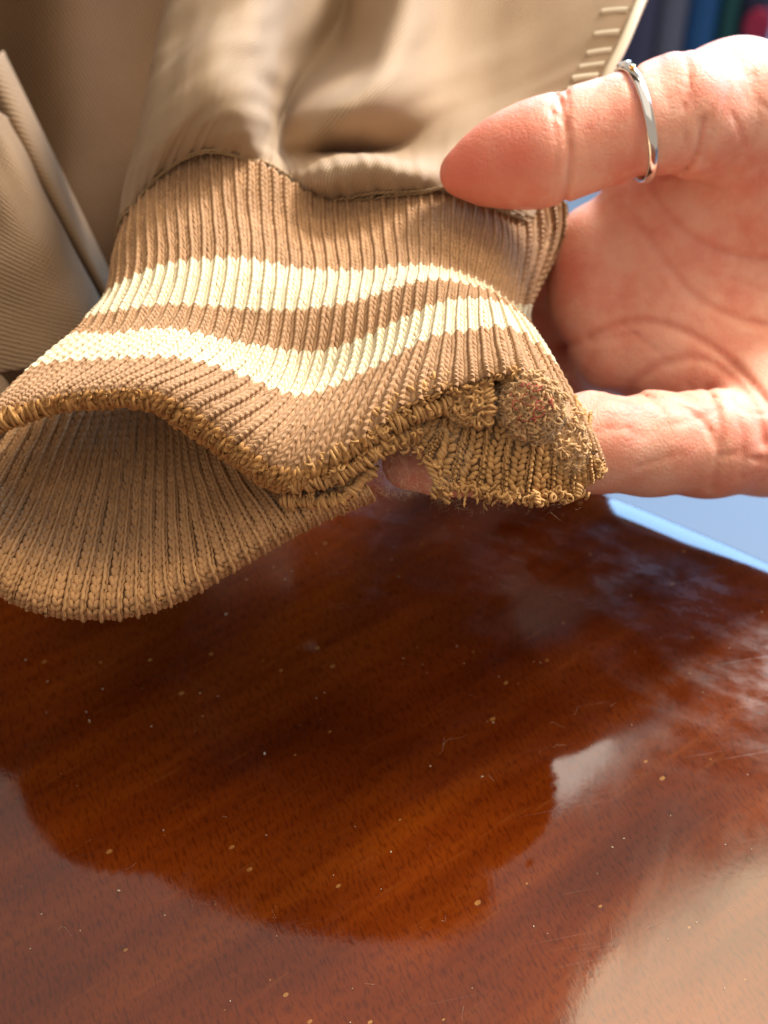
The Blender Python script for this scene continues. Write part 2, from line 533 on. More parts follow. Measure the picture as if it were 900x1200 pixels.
def skin_mat():
    m, nt, b = new_mat('skin')
    tc = node(nt, 'ShaderNodeTexCoord')
    n1 = node(nt, 'ShaderNodeTexNoise', Scale=75.0, Detail=5.0)
    n2 = node(nt, 'ShaderNodeTexNoise', Scale=260.0, Detail=4.0)
    for n in (n1, n2):
        nt.links.new(tc.outputs['Object'], n.inputs['Vector'])
    col = ramp(nt, n1.outputs[0], [(0.32, (0.80, 0.46, 0.345)), (0.5, (0.76, 0.355, 0.25)), (0.68, (0.71, 0.25, 0.175))])
    col = mixc(nt, ramp(nt, n2.outputs[0], [(0.45, (0, 0, 0)), (0.7, (0.5, 0.5, 0.5))]), col, (0.82, 0.47, 0.35))
    at = node(nt, 'ShaderNodeAttribute')
    at.attribute_name = 'redness'
    col = mixc(nt, at.outputs['Fac'], col, (0.63, 0.155, 0.10))
    nt.links.new(col, b.inputs['Base Color'])
    b.inputs['Roughness'].default_value = 0.5
    b.inputs['Specular IOR Level'].default_value = 0.25
    b.inputs['Subsurface Weight'].default_value = 0.55
    b.inputs['Subsurface Radius'].default_value = (1.0, 0.32, 0.16)
    b.inputs['Subsurface Scale'].default_value = 0.0022
    v = node(nt, 'ShaderNodeTexVoronoi', Scale=1100.0)
    v.feature = 'DISTANCE_TO_EDGE'
    nt.links.new(tc.outputs['Object'], v.inputs['Vector'])
    w = node(nt, 'ShaderNodeTexWave', Scale=520.0, Distortion=5.0, Detail=1.0)
    w.inputs['Detail Scale'].default_value = 0.4
    mp = node(nt, 'ShaderNodeMapping')
    mp.inputs['Rotation'].default_value = (R(20), R(35), R(50))
    nt.links.new(tc.outputs['Object'], mp.inputs[0])
    nt.links.new(mp.outputs[0], w.inputs['Vector'])
    v2 = node(nt, 'ShaderNodeTexVoronoi', Scale=330.0)
    v2.feature = 'DISTANCE_TO_EDGE'
    dist = node(nt, 'ShaderNodeVectorMath', operation='MULTIPLY_ADD')
    nt.links.new(n2.outputs['Color'], dist.inputs[0])
    dist.inputs[1].default_value = (0.004, 0.004, 0.004)
    nt.links.new(tc.outputs['Object'], dist.inputs[2])
    nt.links.new(dist.outputs[0], v2.inputs['Vector'])
    fold = ramp(nt, v2.outputs['Distance'], [(0.0, (0, 0, 0)), (0.12, (1, 1, 1))])
    h = math_n(nt, 'ADD', v.outputs['Distance'], math_n(nt, 'MULTIPLY', w.outputs['Fac'], 0.10))
    h = math_n(nt, 'ADD', h, math_n(nt, 'MULTIPLY', fold, 0.30))
    h = math_n(nt, 'ADD', h, math_n(nt, 'MULTIPLY', n2.outputs[0], 0.8))
    bp = node(nt, 'ShaderNodeBump', Strength=0.42, Distance=0.00026)
    nt.links.new(h, bp.inputs['Height'])
    nt.links.new(bp.outputs[0], b.inputs['Normal'])
    return m


M_skin = skin_mat()
M_silver = plain_mat('polished_silver', (0.86, 0.85, 0.82), 0.12, 1.0, 0.05, 200)
M_gold = plain_mat('gold_setting', (0.90, 0.62, 0.22), 0.18, 1.0, 0.05, 200)

# ------------------------------------------------------------------ setting: floor, wall
M_floor = plain_mat('pale_blue_floor', (0.075, 0.105, 0.145), 0.6, 0, 0.08, 6)
fl = mesh_obj('floor', [(-3, -2, -.72), (3, -2, -.72), (3, 6, -.72), (-3, 6, -.72)], [[0, 1, 2, 3]], M_floor)
fl['kind'] = 'structure'
M_wall = plain_mat('dim_violet_wall', (0.10, 0.095, 0.14), 0.9, 0, 0.1, 5)
wl = mesh_obj('wall', [(-3, 3.4, -.72), (3, 3.4, -.72), (3, 3.4, 0.35), (-3, 3.4, 0.35)], [[0, 1, 2, 3]], M_wall)
wl['kind'] = 'structure'

# ------------------------------------------------------------------ round table: turned profile
TC, TR, TZ = np.array([-0.2731, -0.3044]), 0.6295, -0.028
prof = [(0.0, 0.0)] + [(r, 0.0) for r in np.linspace(0.05, TR - 0.0085, 24)]
for a in np.linspace(0, 1, 9)[1:]:                       # edge sloped to catch the window's highlight, then a small round-over
    prof.append((TR - 0.0085 + 0.0070 * a, -0.0012 * a ** 1.6))
for a in np.linspace(0, 1, 7)[1:]:
    prof.append((TR - 0.0015 + 0.0015 * math.sin(a * math.pi / 2), -0.0029 + 0.0017 * math.cos(a * math.pi / 2)))
prof += [(TR, -0.022), (TR - 0.004, -0.028), (TR - 0.05, -0.030), (0.0, -0.030)]
table = empty('round_table', 'glossy reddish brown round wooden table under the frayed cuff', 'table')
table.location = (TC[0], TC[1], TZ)


def lathe(name, prof, mat, parent, seg=192):
    n = len(prof)
    th = np.arange(seg) / seg * 2 * np.pi
    pr = np.array(prof)
    V = np.stack([pr[:, 0][None] * np.cos(th)[:, None], pr[:, 0][None] * np.sin(th)[:, None],
                  np.broadcast_to(pr[:, 1], (seg, n))], -1).reshape(-1, 3)
    i = np.arange(seg * n).reshape(seg, n)
    j = np.roll(i, -1, 0)
    F = np.stack([i[:, :-1], i[:, 1:], j[:, 1:], j[:, :-1]], -1).reshape(-1, 4)
    return mesh_obj(name, V, F, mat, parent)


lathe('table_top', prof, M_wood, table)
lathe('pedestal', [(0.001, -.03), (.05, -.031), (.04, -.2), (.06, -.4), (.045, -.6), (.2, -.662), (.22, -.691), (.001, -.691)], M_wood, table, 48)

# dust, crumbs and lint lying on the varnish
y = Yarn()
n = 120
a = rng.uniform(-.082, .082, n)
b = rng.uniform(.10, .235, n)
ok = np.hypot(a - TC[0], b - TC[1]) < TR - .015
a, b = a[ok], b[ok]
n = len(a)
P0 = np.stack([a, b, np.full(n, .00008)], -1)
an = rng.uniform(0, 6.28, n)
L = rng.uniform(.00008, .00022, n) * np.where(rng.random(n) < .12, 2.0, 1)
d = np.stack([np.cos(an), np.sin(an), np.zeros(n)], -1) * L[:, None]
t = np.linspace(-1, 1, 4)
y.add(P0[:, None] + t[:, None] * d[:, None], np.array([.3, 1, .8, .2]) * (L * .6)[:, None], 5)
n = 34
P0 = np.stack([rng.uniform(-.07, .05, n), rng.uniform(.105, .19, n), np.full(n, .00006)], -1)
fibres(y, P0, np.stack([rng.normal(size=n), rng.normal(size=n), np.zeros(n)], -1) * .4, .0030, .000014, k=10, curl=0.0)
V_ = np.concatenate(y.V)
V_[:, 2] = TZ + np.maximum(V_[:, 2] * np.where(V_[:, 2] > .0006, .2, 1), .00003)
du = mesh_obj('dust', V_, np.concatenate(y.F), plain_mat('pale_dust', (0.55, 0.42, 0.28), .8))
du['kind'] = 'stuff'
du['label'] = 'pale specks of dust and lint scattered on the table top'

# ------------------------------------------------------------------ the jacket
jacket = empty('jacket', 'tan twill jacket with a frayed ribbed cuff with two cream stripes', 'jacket')
OFF = 0.053


def col_pts(rows):
    return [(x, y, d + OFF) for (x, y, d) in rows]


# cuff, upper half: columns every four ribs, rows from the turned-in hem (-7) over the fold (0) up to the seam (57)
VS = [-7, -3.5, 0, 14, 21, 28, 37, 46, 57]
DROW = [.188, .196, .202, .207, .214, .224, .232]           # hem, S2 bottom, S2 top, S1 bottom, S1 top, mid, seam
cols = {
    0:  [(-25, 510), (40, 440), (92, 395), (108, 375), (130, 345), (140, 300), (145, 265)],
    4:  [(20, 484), (82, 428), (125, 395), (140, 366), (160, 325), (163, 270), (165, 225)],
    8:  [(70, 469), (135, 425), (170, 389), (185, 359), (200, 311), (198, 250), (200, 188)],
    12: [(125, 463), (193, 423), (222, 391), (235, 360), (245, 306), (241, 245), (240, 171)],
    16: [(178, 466), (248, 432), (275, 402), (285, 365), (292, 306), (288, 250), (285, 181)],
    20: [(235, 498), (305, 453), (327, 410), (335, 367), (340, 315), (335, 268), (332, 210)],
    24: [(290, 538), (358, 465), (376, 413), (383, 363), (388, 318), (383, 278), (380, 232)],
    28: [(345, 562), (412, 446), (425, 398), (430, 353), (434, 318), (430, 278), (428, 229)],
    32: [(415, 525), (460, 422), (470, 377), (474, 338), (478, 313), (476, 270), (475, 224)],
    36: [(490, 472), (508, 398), (514, 357), (516, 331), (517, 315), (518, 268), (520, 224)],
    40: [(556, 450), (555, 390), (553, 352), (553, 337), (550, 326), (555, 280), (560, 237)],
    44: [(622, 452), (603, 392), (590, 360), (584, 348), (578, 342), (590, 300), (590, 252)],
    48: [(690, 535), (645, 432), (614, 384), (606, 370), (600, 360), (611, 310), (612, 250)],
}
dadd = {0: .006, 4: .001, 40: .001, 44: .003, 48: .009}
us = [-5] + sorted(cols) + [52, 56]
ctrl = []
for u in us:
    if u in cols:
        r = [(x, y, d + dadd.get(u, 0)) for (x, y), d in zip(cols[u], DROW)]
    elif u == -5:
        r = [(-60, 575, .205), (35, 470, .214), (88, 420, .222), (110, 395, .226), (140, 362, .232), (150, 315, .240), (152, 285, .250)]
    elif u == 52:
        r = [(697, 552, .210), (650, 444, .215), (622, 398, .224), (618, 384, .236), (614, 356, .248), (650, 292, .254), (655, 236, .250)]
    else:
        r = [(672, 556, .236), (640, 460, .240), (612, 412, .246), (606, 400, .255), (602, 372, .265), (634, 315, .272), (640, 270, .272)]
    hx, hy, hd = r[0]
    if 0 <= u <= 30:
        turn = [(hx + 6, hy + 4, hd + .0085), (hx - 3, hy + 9, hd + .0035)]
    else:
        turn = [(hx + 2, hy + 2, hd + .007), (hx - 1, hy + 4, hd + .0030)]
    ctrl.append(col_pts(turn + r))
SA = Sheet([u * .82 for u in us], VS, ctrl, 320, 300, wob=0.0007)
ua = np.arange(-4, 45)


def tear(U):
    """Row below which the upper layer has worn away."""
    t = np.interp(np.asarray(U) / .82, [-9, 27, 30, 33, 36, 38, 40, 42, 44, 46, 48, 52, 60], [-9, -9, -1, 1.0, 1.5, -0.5, -1.5, 1.5, 4, 3, 1.0, 0, 0])
    rag = 1.3 * np.sin(np.round(U) * 12.9898 + 1) + 0.8 * np.sin(np.round(U) * 4.31)
    return t + np.where(np.asarray(U) > 24, rag, 0)


cuff = SA.shell('cuff', M_back, jacket, -0.0001, -0.0011, res=(200, 160), vmin=lambda U: np.maximum(-7, tear(U) + 0.7))
for name, mat, r0, r1 in (('brown_band', M_brown, 2, 14), ('cream_stripe', M_cream, 14, 21), ('brown_band', M_brown, 21, 28),
                          ('cream_stripe', M_cream, 28, 37), ('brown_band', M_brown, 37, 57)):
    y = Yarn()
    stitches(y, SA, ua, np.arange(r0, r1), rh=0.34, lift=0.11, fat=0.20, jit=0.014, keep=lambda U, V: V > tear(U) + rng.normal(0, 0.6, len(U)))
    y.build(name, mat, cuff)
y = Yarn()
stitches(y, SA, ua, np.arange(-7, 2), keep=lambda U, V: (V > tear(U)) & (U < 27), jit=0.06)
# little fluffed loops along the worn fold
for lo, hi, n in ((-4, 25, 420),):
    u, v = rng.uniform(lo, hi, n), rng.uniform(-4, 1.3, n)
    loops(y, SA.pt(u, v, np.full(n, .0002)), SA.samp(SA.N, u, v), np.full(n, .00055), .00024)
HEM = y

# cuff, lower half seen from inside: rows from the lip (0) inward
BV = [-4, -1.6, 0, 10, 20, 29]
bl = [(-75, 585), (-40, 645), (0, 685), (50, 709), (110, 717), (165, 711), (215, 692), (265, 663), (315, 634), (360, 611), (400, 594), (436, 580)]
bf = [(10, 500), (50, 485), (92, 472), (122, 465), (150, 460), (176, 458), (200, 462), (215, 475), (242, 492), (275, 515), (315, 540), (352, 556)]
bdl = [.204, .199, .196, .195, .195, .195, .195, .1945, .194, .1935, .193, .1935]
bdf = [.224, .226, .228, .229, .229, .228, .226, .223, .219, .213, .208, .203]
BU = [i * 2.75 for i in range(12)]
ctrl = []
for (x, yv), (fx, fy), d0, d1 in zip(bl, bf, bdl, bdf):
    row = [(x, yv + 0, d0 + .006), (x, yv + 4, d0 + .0022), (x, yv, d0)]
    for t in (0.36, 0.70, 1.0):
        s = t ** 1.05
        row.append((x + (fx - x) * t, yv + (fy - yv) * s, d0 + (d1 - d0) * t))
    ctrl.append([(a, b, c + OFF) for a, b, c in row])
SB = Sheet(BU, BV, ctrl, 240, 200, wob=0.0006)
inner = SB.shell('cuff_underside', M_back, jacket, -0.0001, -0.0016, res=(120, 90))
y = Yarn()
stitches(y, SB, np.arange(0, 31), np.arange(-4, 28), w=0.25, lift=0.20, rh=0.50, rr=0.10, fat=0.20, vl=(-0.10, 1.10))
y.build('inner_rib', M_in, inner)
y = Yarn()
n = 260
u, v = rng.uniform(0, 30, n), rng.uniform(-2.5, 1.0, n)
loops(y, SB.pt(u, v, np.full(n, .0001)), SB.samp(SB.N, u, v), np.full(n, .00045), .00021)
y.build('lip_loops', M_hem, inner)

# inner ply laid bare by the tear
CUs = [0, 2, 4, 6, 8, 10, 12, 14]
ct = [(405, 520), (440, 490), (485, 462), (530, 446), (575, 440), (620, 440), (660, 460), (694, 500)]
cb = [(395, 588), (418, 556), (450, 524), (488, 526), (545, 572), (603, 580), (655, 582), (697, 555)]
ctrl = []
for i, ((x0, y0), (x1, y1)) in enumerate(zip(ct, cb)):
    e = max(0, (i - 5)) * .0035
    ctrl.append([(x1, y1, .1925 + OFF + e), ((x0 * .45 + x1 * .55), (y0 * .45 + y1 * .55), .1925 + OFF + e * .7), (x0, y0, .197 + OFF + e)])
SP = Sheet(CUs, [0, 10, 20], ctrl, 120, 90, wob=0.0004)
ply = SP.shell('torn_inner_ply', M_back, cuff, -0.0001, -0.0010, res=(60, 40), vmin=lambda U: 0.6 + 0.5 * np.sin(U * 4.1))
y = Yarn()
stitches(y, SP, np.arange(0, 14), np.arange(0, 20), w=0.25, fat=0.19, jit=0.04, lift=0.26, rh=0.42, rr=0.10, vl=(0.0, 1.05))
y.build('torn_ply_rib', M_fray, cuff)

# frayed yarn: rows of loose loops along the torn edges
y = Yarn()


def line_pts(pts, n, jx=3, jy=3, jd=.0008):
    p = np.asarray(pts, float)
    t = np.linspace(0, len(p) - 1, n)
    q = np.stack([np.interp(t, range(len(p)), p[:, k]) for k in range(3)], -1)
    q += np.stack([rng.normal(0, jx, n), rng.normal(0, jy, n), rng.normal(0, jd, n)], -1)
    q[:, 2] += OFF
    return unproject(q)


toward = -CF * 0.8 + CU * 0.25 + CR * 0.1


FZ = []


def coil(y, pts, rad, pitch, yr, jit=0.25):
    """A rolled, bunched edge: yarn winding round and round a soft core."""
    p = np.asarray(pts, float)
    W = spline_matrix(np.arange(len(p)), np.linspace(0, len(p) - 1, 200))
    q = W @ p
    q[:, 2] += OFF
    C = unproject(q)
    L = np.concatenate([[0], np.cumsum(np.linalg.norm(np.diff(C, axis=0), axis=1))])
    nt = int(L[-1] / pitch)
    K = nt * 11
    s_ = np.linspace(0, L[-1], K)
    C2 = np.stack([np.interp(s_, L, C[:, k]) for k in range(3)], -1)
    T = np.gradient(C2, axis=0)
    T /= np.linalg.norm(T, axis=1, keepdims=True)
    A = toward - T * (T @ toward)[:, None]
    A /= np.linalg.norm(A, axis=1, keepdims=True)
    B = np.cross(T, A)
    w = np.interp(np.arange(K), np.arange(0, K + 11, 5), rng.normal(1, jit, len(np.arange(0, K + 11, 5))))
    w2 = np.interp(np.arange(K), np.arange(0, K + 11, 6), rng.normal(0, 1.2, len(np.arange(0, K + 11, 6))))
    th = np.arange(K) / 11 * 2 * np.pi + w2 * .5
    env = np.minimum(1, np.minimum(s_, L[-1] - s_) / .0012 + .45)
    rad *= 1.18
    r = rad * w * env
    P = C2 + (r * np.cos(th))[:, None] * A + (r * np.sin(th))[:, None] * B + T * (w2 * pitch * .8)[:, None]
    y.add(P[None], np.full((1, K), yr * 1.1) * (0.85 + 0.2 * w), 6)
    q = rng.integers(0, K, 700)
    FZ.append((P[q], (P - C2)[q]))
    y.add(C[None], np.full((1, 200), rad * .72), 8)


coil(y, [(418, 506, .1885), (450, 482, .1882), (485, 458, .1884), (522, 441, .189)], .00085, .00062, .00026)
coil(y, [(345, 556, .1882), (385, 538, .1878), (430, 515, .1880), (480, 488, .1886), (530, 472, .1896)], .00120, .00066, .00027)
coil(y, [(338, 570, .1888), (380, 562, .1884), (420, 545, .1886), (455, 520, .189), (492, 506, .1905)], .00105, .00064, .00027)
coil(y, [(330, 586, .192), (370, 588, .191), (400, 584, .1905), (420, 568, .1906), (432, 554, .1908)], .00090, .00062, .00026)
coil(y, [(568, 448, .1895), (574, 470, .1893), (572, 494, .190)], .0008, .0006, .00025)
coil(y, [(592, 440, .1908), (600, 470, .1905), (602, 500, .1915), (625, 512, .193)], .0009, .0006, .00025)
for pts, n, sz in (
        ([(452, 522, .1912), (488, 526, .1912), (516, 556, .1912), (522, 580, .191)], 60, .0006),
        ([(345, 552, .1880), (430, 512, .1878), (530, 470, .1893)], 90, .0006),
        ([(338, 568, .1885), (420, 543, .1883), (492, 504, .190)], 80, .0006),
        ([(530, 570, .1912), (580, 580, .1912), (630, 586, .1917), (670, 580, .196), (697, 553, .204)], 130, .0007)):
    P = line_pts(pts, n)
    loops(y, P, np.tile(toward, (n, 1)) + rng.normal(0, .4, (n, 3)), np.full(n, sz), .00025)
n = 300
u = rng.uniform(25, 42.5, n)
v = tear(u) + rng.uniform(-1.2, 1.6, n)
loops(y, SA.pt(u, v, rng.uniform(-.0004, .0006, n)), SA.samp(SA.N, u, v) - CU * .5, np.full(n, .0006), .00024)


def limp(y, P, n_ply=2, length=.0026, r=.00012):
    """Broken yarn ends hanging limp and curling."""
    n, k = len(P), 10
    t = np.linspace(0, 1, k)
    L = length * rng.uniform(.35, 1.2, (n, 1))
    out = toward * .5 + rng.normal(0, .5, (n, 3))
    side = np.cross(out, CU) * rng.choice([-1, 1], (n, 1))
    Q = (P[:, None] + (L * t * (1 - .5 * t))[..., None] * out[:, None] + (L * t ** 1.5 * rng.uniform(.4, 1.3, (n, 1)))[..., None] * -CU
         + (L * .28 * np.sin(t * rng.uniform(2, 7, (n, 1))))[..., None] * side[:, None])
    for q in range(n_ply):
        a = q / n_ply * 6.283 + t * 11
        y.add(Q + r * .9 * (np.cos(a)[:, None] * CR + np.sin(a)[:, None] * CU), np.full((n, k), r) * (1 - .5 * t ** 3), 5)


limp(y, line_pts([(345, 575, .1895), (380, 584, .190), (412, 580, .191)], 22, 3, 3), length=.0018, r=.00015)
limp(y, line_pts([(510, 560, .1912), (524, 575, .1912), (600, 582, .1915), (697, 553, .204)], 60, 4, 4), length=.0020, r=.00015)
limp(y, line_pts([(400, 520, .189), (470, 480, .1895), (540, 455, .190), (600, 445, .191), (650, 460, .194)], 50, 8, 8), length=.0015, r=.00014)
# hanging tails of yarn
tails = [((520, 560), (524, 590)), ((512, 556), (508, 584)), ((628, 575), (630, 590)),
         ((500, 540), (512, 566)), ((440, 546), (432, 562)), ((680, 568), (676, 582))]
for (x0, y0), (x1, y1) in tails:
    t = np.linspace(0, 1, 12)
    for sgn in (-1, 1):
        q = np.stack([x0 + (x1 - x0) * t + sgn * 3.2 * np.cos(t * 12), y0 + (y1 - y0) * t, .1905 + OFF + .0006 * sgn * np.sin(t * 12)], -1)
        y.add(unproject(q)[None], np.full((1, 12), .00030))
y.build('frayed_edge', M_fray, cuff)
coil(HEM, [(-40, 524, .191), (0, 496, .1885), (40, 481, .1885), (85, 470, .1885), (130, 467, .1885), (178, 470, .1885), (215, 488, .1885), (255, 515, .1885), (300, 547, .1885), (350, 566, .1885)], .00115, .00070, .00027, .2)
HEM.build('hem_fold', M_hem, cuff)


def clump(y, c, rx, ry, rd, n, sz, yr, core=True):
    a, b = np.meshgrid(np.linspace(0, 2 * np.pi, 15)[:-1], np.linspace(-1.5, 1.5, 9), indexing='ij')
    e = np.stack([np.cos(a) * np.cos(b), np.sin(a) * np.cos(b), np.sin(b)], -1) * (1 + .08 * rng.normal(size=a.shape))[..., None]
    e = np.array(c) + [0, 0, OFF] + e * np.array([rx, ry, rd]) * .86          # soft core under the loops
    idx = np.arange(14 * 9).reshape(14, 9)
    nxt = np.roll(idx, -1, 0)
    if core:
        y.V.append(unproject(e).reshape(-1, 3))
        y.F.append(np.stack([idx[:, :-1], nxt[:, :-1], nxt[:, 1:], idx[:, 1:]], -1).reshape(-1, 4) + y.n)
        y.n += 14 * 9
    d = rng.normal(size=(n, 3))
    d /= np.linalg.norm(d, axis=-1, keepdims=True)
    d[:, 2] = -np.abs(d[:, 2])
    q = np.array(c) + d * np.array([rx, ry, rd]) * rng.uniform(.75, 1, (n, 1))
    q[:, 2] += OFF
    nr = d[:, :1] * CR - d[:, 1:2] * CU - d[:, 2:] * -CF
    loops(y, unproject(q), nr, np.full(n, sz), yr, spread=1.2)


# torn tab hanging from the upper layer, and the pilled lump beside it
y = Yarn()
clump(y, (548, 470, .1905), 26, 28, .0018, 230, .00075, .00025)
clump(y, (522, 447, .1915), 18, 12, .0015, 70, .0007, .00024)
y.build('torn_tab', M_fray, cuff)
y = Yarn()
clump(y, (624, 476, .1905), 36, 40, .0032, 520, .0006, .00022)
clump(y, (660, 518, .1955), 26, 38, .0030, 240, .0007, .00022)
y.build('pilled_lump', M_pill, cuff)
y = Yarn()
clump(y, (620, 470, .1880), 26, 28, .0018, 22, .0008, .00010, core=False)
y.build('red_lint', M_red, cuff)

# fuzz over the whole cuff
y = Yarn()
for c, rx, ry, rd, n in (((548, 470, .1905), 30, 30, .0022, 1200), ((624, 476, .1905), 40, 44, .0040, 1900), ((660, 520, .1955), 30, 40, .0034, 1100), ((450, 535, .1895), 100, 45, .0015, 2200)):
    d = rng.normal(size=(n, 3))
    d /= np.linalg.norm(d, axis=-1, keepdims=True)
    d[:, 2] = -np.abs(d[:, 2])
    q = np.array(c) + d * np.array([rx, ry, rd])
    q[:, 2] += OFF
    fibres(y, unproject(q), d[:, :1] * CR - d[:, 1:2] * CU + d[:, 2:] * CF, .0010, .00001, k=5, curl=1.2)
n = 24000
u, v = rng.uniform(-3.5, 43.5, n), rng.uniform(-3, 57, n)
k = v > tear(u)
u, v = u[k], v[k]
fibres(y, SA.pt(u, v, np.full(len(u), .0003)), SA.samp(SA.N, u, v), .0007, .0000095, k=4, curl=1.1)
n = 5000
u, v = rng.uniform(0, 30, n), rng.uniform(-3, 20, n)
fibres(y, SB.pt(u, v, np.full(n, .0003)), SB.samp(SB.N, u, v) - CU * .5, .0007, .0000095, k=4, curl=1.0)
for pts, n in (([(0, 492, .188), (60, 470, .188), (130, 462, .188), (200, 475, .188), (290, 538, .188), (345, 562, .188)], 260),
               ([(345, 566, .189), (440, 528, .190), (540, 465, .191)], 420),
               ([(516, 572, .191), (524, 585, .191), (600, 584, .1915), (650, 586, .194), (697, 553, .204)], 380),
               ([(590, 440, .192), (640, 450, .193), (680, 510, .198)], 400)):
    P = line_pts(pts, n, 8, 8)
    fibres(y, P, np.tile(toward - CU * .3, (n, 1)) + rng.normal(0, .8, (n, 3)), .0011, .0000105, k=6)
for P, d in FZ:                                      # matted fuzz on the rolled edges
    fibres(y, P, d / np.linalg.norm(d, axis=1, keepdims=True), .0008, .0000095, k=5, curl=1.2)
fz = y.build('fuzz', M_fuzz, cuff)
fz['kind'] = 'stuff'

# sleeve of twill above the seam
SVs = [0, 0.45, 1, 2, 3, 4.2]
sl = {
    -5: [(152, 288, .252), (155, 240, .258), (165, 200, .262), (185, 100, .275), (198, 40, .285), (215, -90, .30)],
    0: [(143, 268, .237), (152, 222, .2355), (164, 178, .235), (179, 100, .24), (192, 40, .247), (222, -70, .262)],
    4: [(163, 227, .231), (178, 188, .226), (196, 150, .222), (210, 90, .226), (226, 30, .236), (255, -80, .25)],
    8: [(199, 189, .2285), (216, 160, .223), (235, 128, .219), (250, 70, .222), (264, 18, .232), (290, -85, .245)],
    12: [(240, 172, .228), (254, 152, .223), (270, 130, .221), (285, 80, .226), (302, 25, .236), (325, -85, .25)],
    16: [(285, 182, .231), (292, 168, .229), (300, 150, .231), (312, 108, .246), (328, 45, .268), (352, -85, .292)],
    20: [(332, 210, .235), (328, 200, .241), (324, 183, .258), (332, 135, .286), (356, 65, .304), (388, -85, .318)],
    24: [(380, 231, .2335), (371, 206, .2285), (364, 186, .250), (372, 132, .243), (405, 58, .303), (432, -85, .320)],
    28: [(428, 228, .2305), (420, 190, .2235), (420, 184, .250), (428, 128, .236), (452, 58, .252), (478, -85, .278)],
    32: [(475, 223, .2295), (472, 197, .2262), (474, 186, .248), (482, 128, .250), (503, 58, .263), (525, -85, .28)],
    36: [(520, 223, .2295), (525, 205, .233), (534, 180, .245), (546, 123, .258), (562, 58, .268), (585, -85, .285)],
    40: [(560, 236, .2315), (572, 210, .240), (590, 170, .249), (606, 118, .258), (624, 58, .264), (648, -85, .28)],
    44: [(590, 251, .2345), (610, 220, .243), (640, 168, .249), (662, 108, .255), (692, 48, .259), (725, -85, .275)],
    48: [(612, 261, .241), (645, 220, .247), (685, 160, .248), (712, 100, .252), (740, 45, .255), (790, -85, .268)],
}
SS = Sheet(sorted(sl), SVs, [col_pts(sl[k]) for k in sorted(sl)], 260, 220, wob=0.0012)


def pucker(U, V):
    e = np.exp(-V / 0.55)
    w = np.sin(U * 2.9 + 1.3 * np.sin(U * .7)) + 0.7 * np.sin(U * 5.3 + V * 2)
    r3 = np.random.default_rng(3)
    fine = np.zeros_like(U)
    for _ in range(22):
        a, b = r3.normal(0, .55), r3.normal(0, 4.5)
        fine += np.sin(U * a + V * b + r3.uniform(0, 6.28)) / 5
    return 0.0009 + 0.00026 * w * e + 0.00032 * fine * (1 - 0.6 * e)


sleeve = SS.shell('sleeve', M_twill, jacket, pucker, -0.0006, res=(320, 260))
# seam: a run of short pale stitches binding sleeve to cuff
y = Yarn()
for off, rr in ((0.02, .00022), (0.07, .00016)):
    uu = np.arange(-4.5, 48, 0.55)
    t = np.linspace(-.32, .32, 5)
    U = uu[:, None] + t
    V = np.full_like(U, off) + rng.normal(0, .006, (len(uu), 1)) + t * .03
    Nn = np.full_like(U, .0010) + .0003 * np.cos(t * 4)
    y.add(SS.pt(U, V, Nn), np.full(U.shape, rr))
y.build('seam_stitching', yarn_mat('tan_seam_thread', (0.42, 0.29, 0.16)), sleeve)
# pale bar tacks along the far border of the sleeve panel
for v0 in np.linspace(1.7, 4.1, 10):
    y = Yarn()
    t = np.linspace(0, 1, 6)
    U = 44.4 + 2.4 * t[None]
    y.add(SS.pt(U, np.full_like(U, v0), np.full_like(U, .0007)), np.full(U.shape, .0008))
    y.build('bar_tack', M_thread, sleeve)
y = Yarn()
t = np.linspace(1.2, 4.2, 40)
y.add(SS.pt(np.full((1, 40), 47.6), t[None], np.full((1, 40), .0006)), np.full((1, 40), .0011), 8)
y.build('piped_border', M_thread, sleeve)

# body of the jacket behind the cuff
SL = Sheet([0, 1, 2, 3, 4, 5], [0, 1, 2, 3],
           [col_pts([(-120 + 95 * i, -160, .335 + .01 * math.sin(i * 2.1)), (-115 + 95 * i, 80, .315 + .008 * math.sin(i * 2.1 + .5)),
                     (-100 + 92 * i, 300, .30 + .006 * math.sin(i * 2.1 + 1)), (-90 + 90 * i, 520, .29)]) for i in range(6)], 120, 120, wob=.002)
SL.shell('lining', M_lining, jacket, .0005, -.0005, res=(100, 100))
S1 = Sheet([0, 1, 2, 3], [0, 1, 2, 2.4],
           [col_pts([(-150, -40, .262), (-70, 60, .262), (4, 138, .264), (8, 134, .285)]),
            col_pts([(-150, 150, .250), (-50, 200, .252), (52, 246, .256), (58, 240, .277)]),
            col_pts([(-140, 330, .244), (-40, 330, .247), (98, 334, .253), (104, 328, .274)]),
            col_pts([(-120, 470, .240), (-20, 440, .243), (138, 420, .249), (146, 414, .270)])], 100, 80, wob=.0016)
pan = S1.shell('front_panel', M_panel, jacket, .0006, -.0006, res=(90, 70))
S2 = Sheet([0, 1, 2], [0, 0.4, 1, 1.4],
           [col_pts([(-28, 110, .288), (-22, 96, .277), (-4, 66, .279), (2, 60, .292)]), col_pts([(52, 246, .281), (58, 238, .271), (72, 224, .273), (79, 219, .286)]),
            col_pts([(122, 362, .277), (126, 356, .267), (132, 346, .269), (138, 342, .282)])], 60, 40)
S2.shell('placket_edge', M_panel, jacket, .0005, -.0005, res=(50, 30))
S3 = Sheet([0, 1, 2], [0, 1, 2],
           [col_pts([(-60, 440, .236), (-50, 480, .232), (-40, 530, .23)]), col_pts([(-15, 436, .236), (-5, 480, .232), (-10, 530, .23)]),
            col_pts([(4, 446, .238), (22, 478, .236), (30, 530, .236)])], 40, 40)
S3.shell('pocket_flap', M_panel, jacket, .0005, -.0005, res=(30, 30))


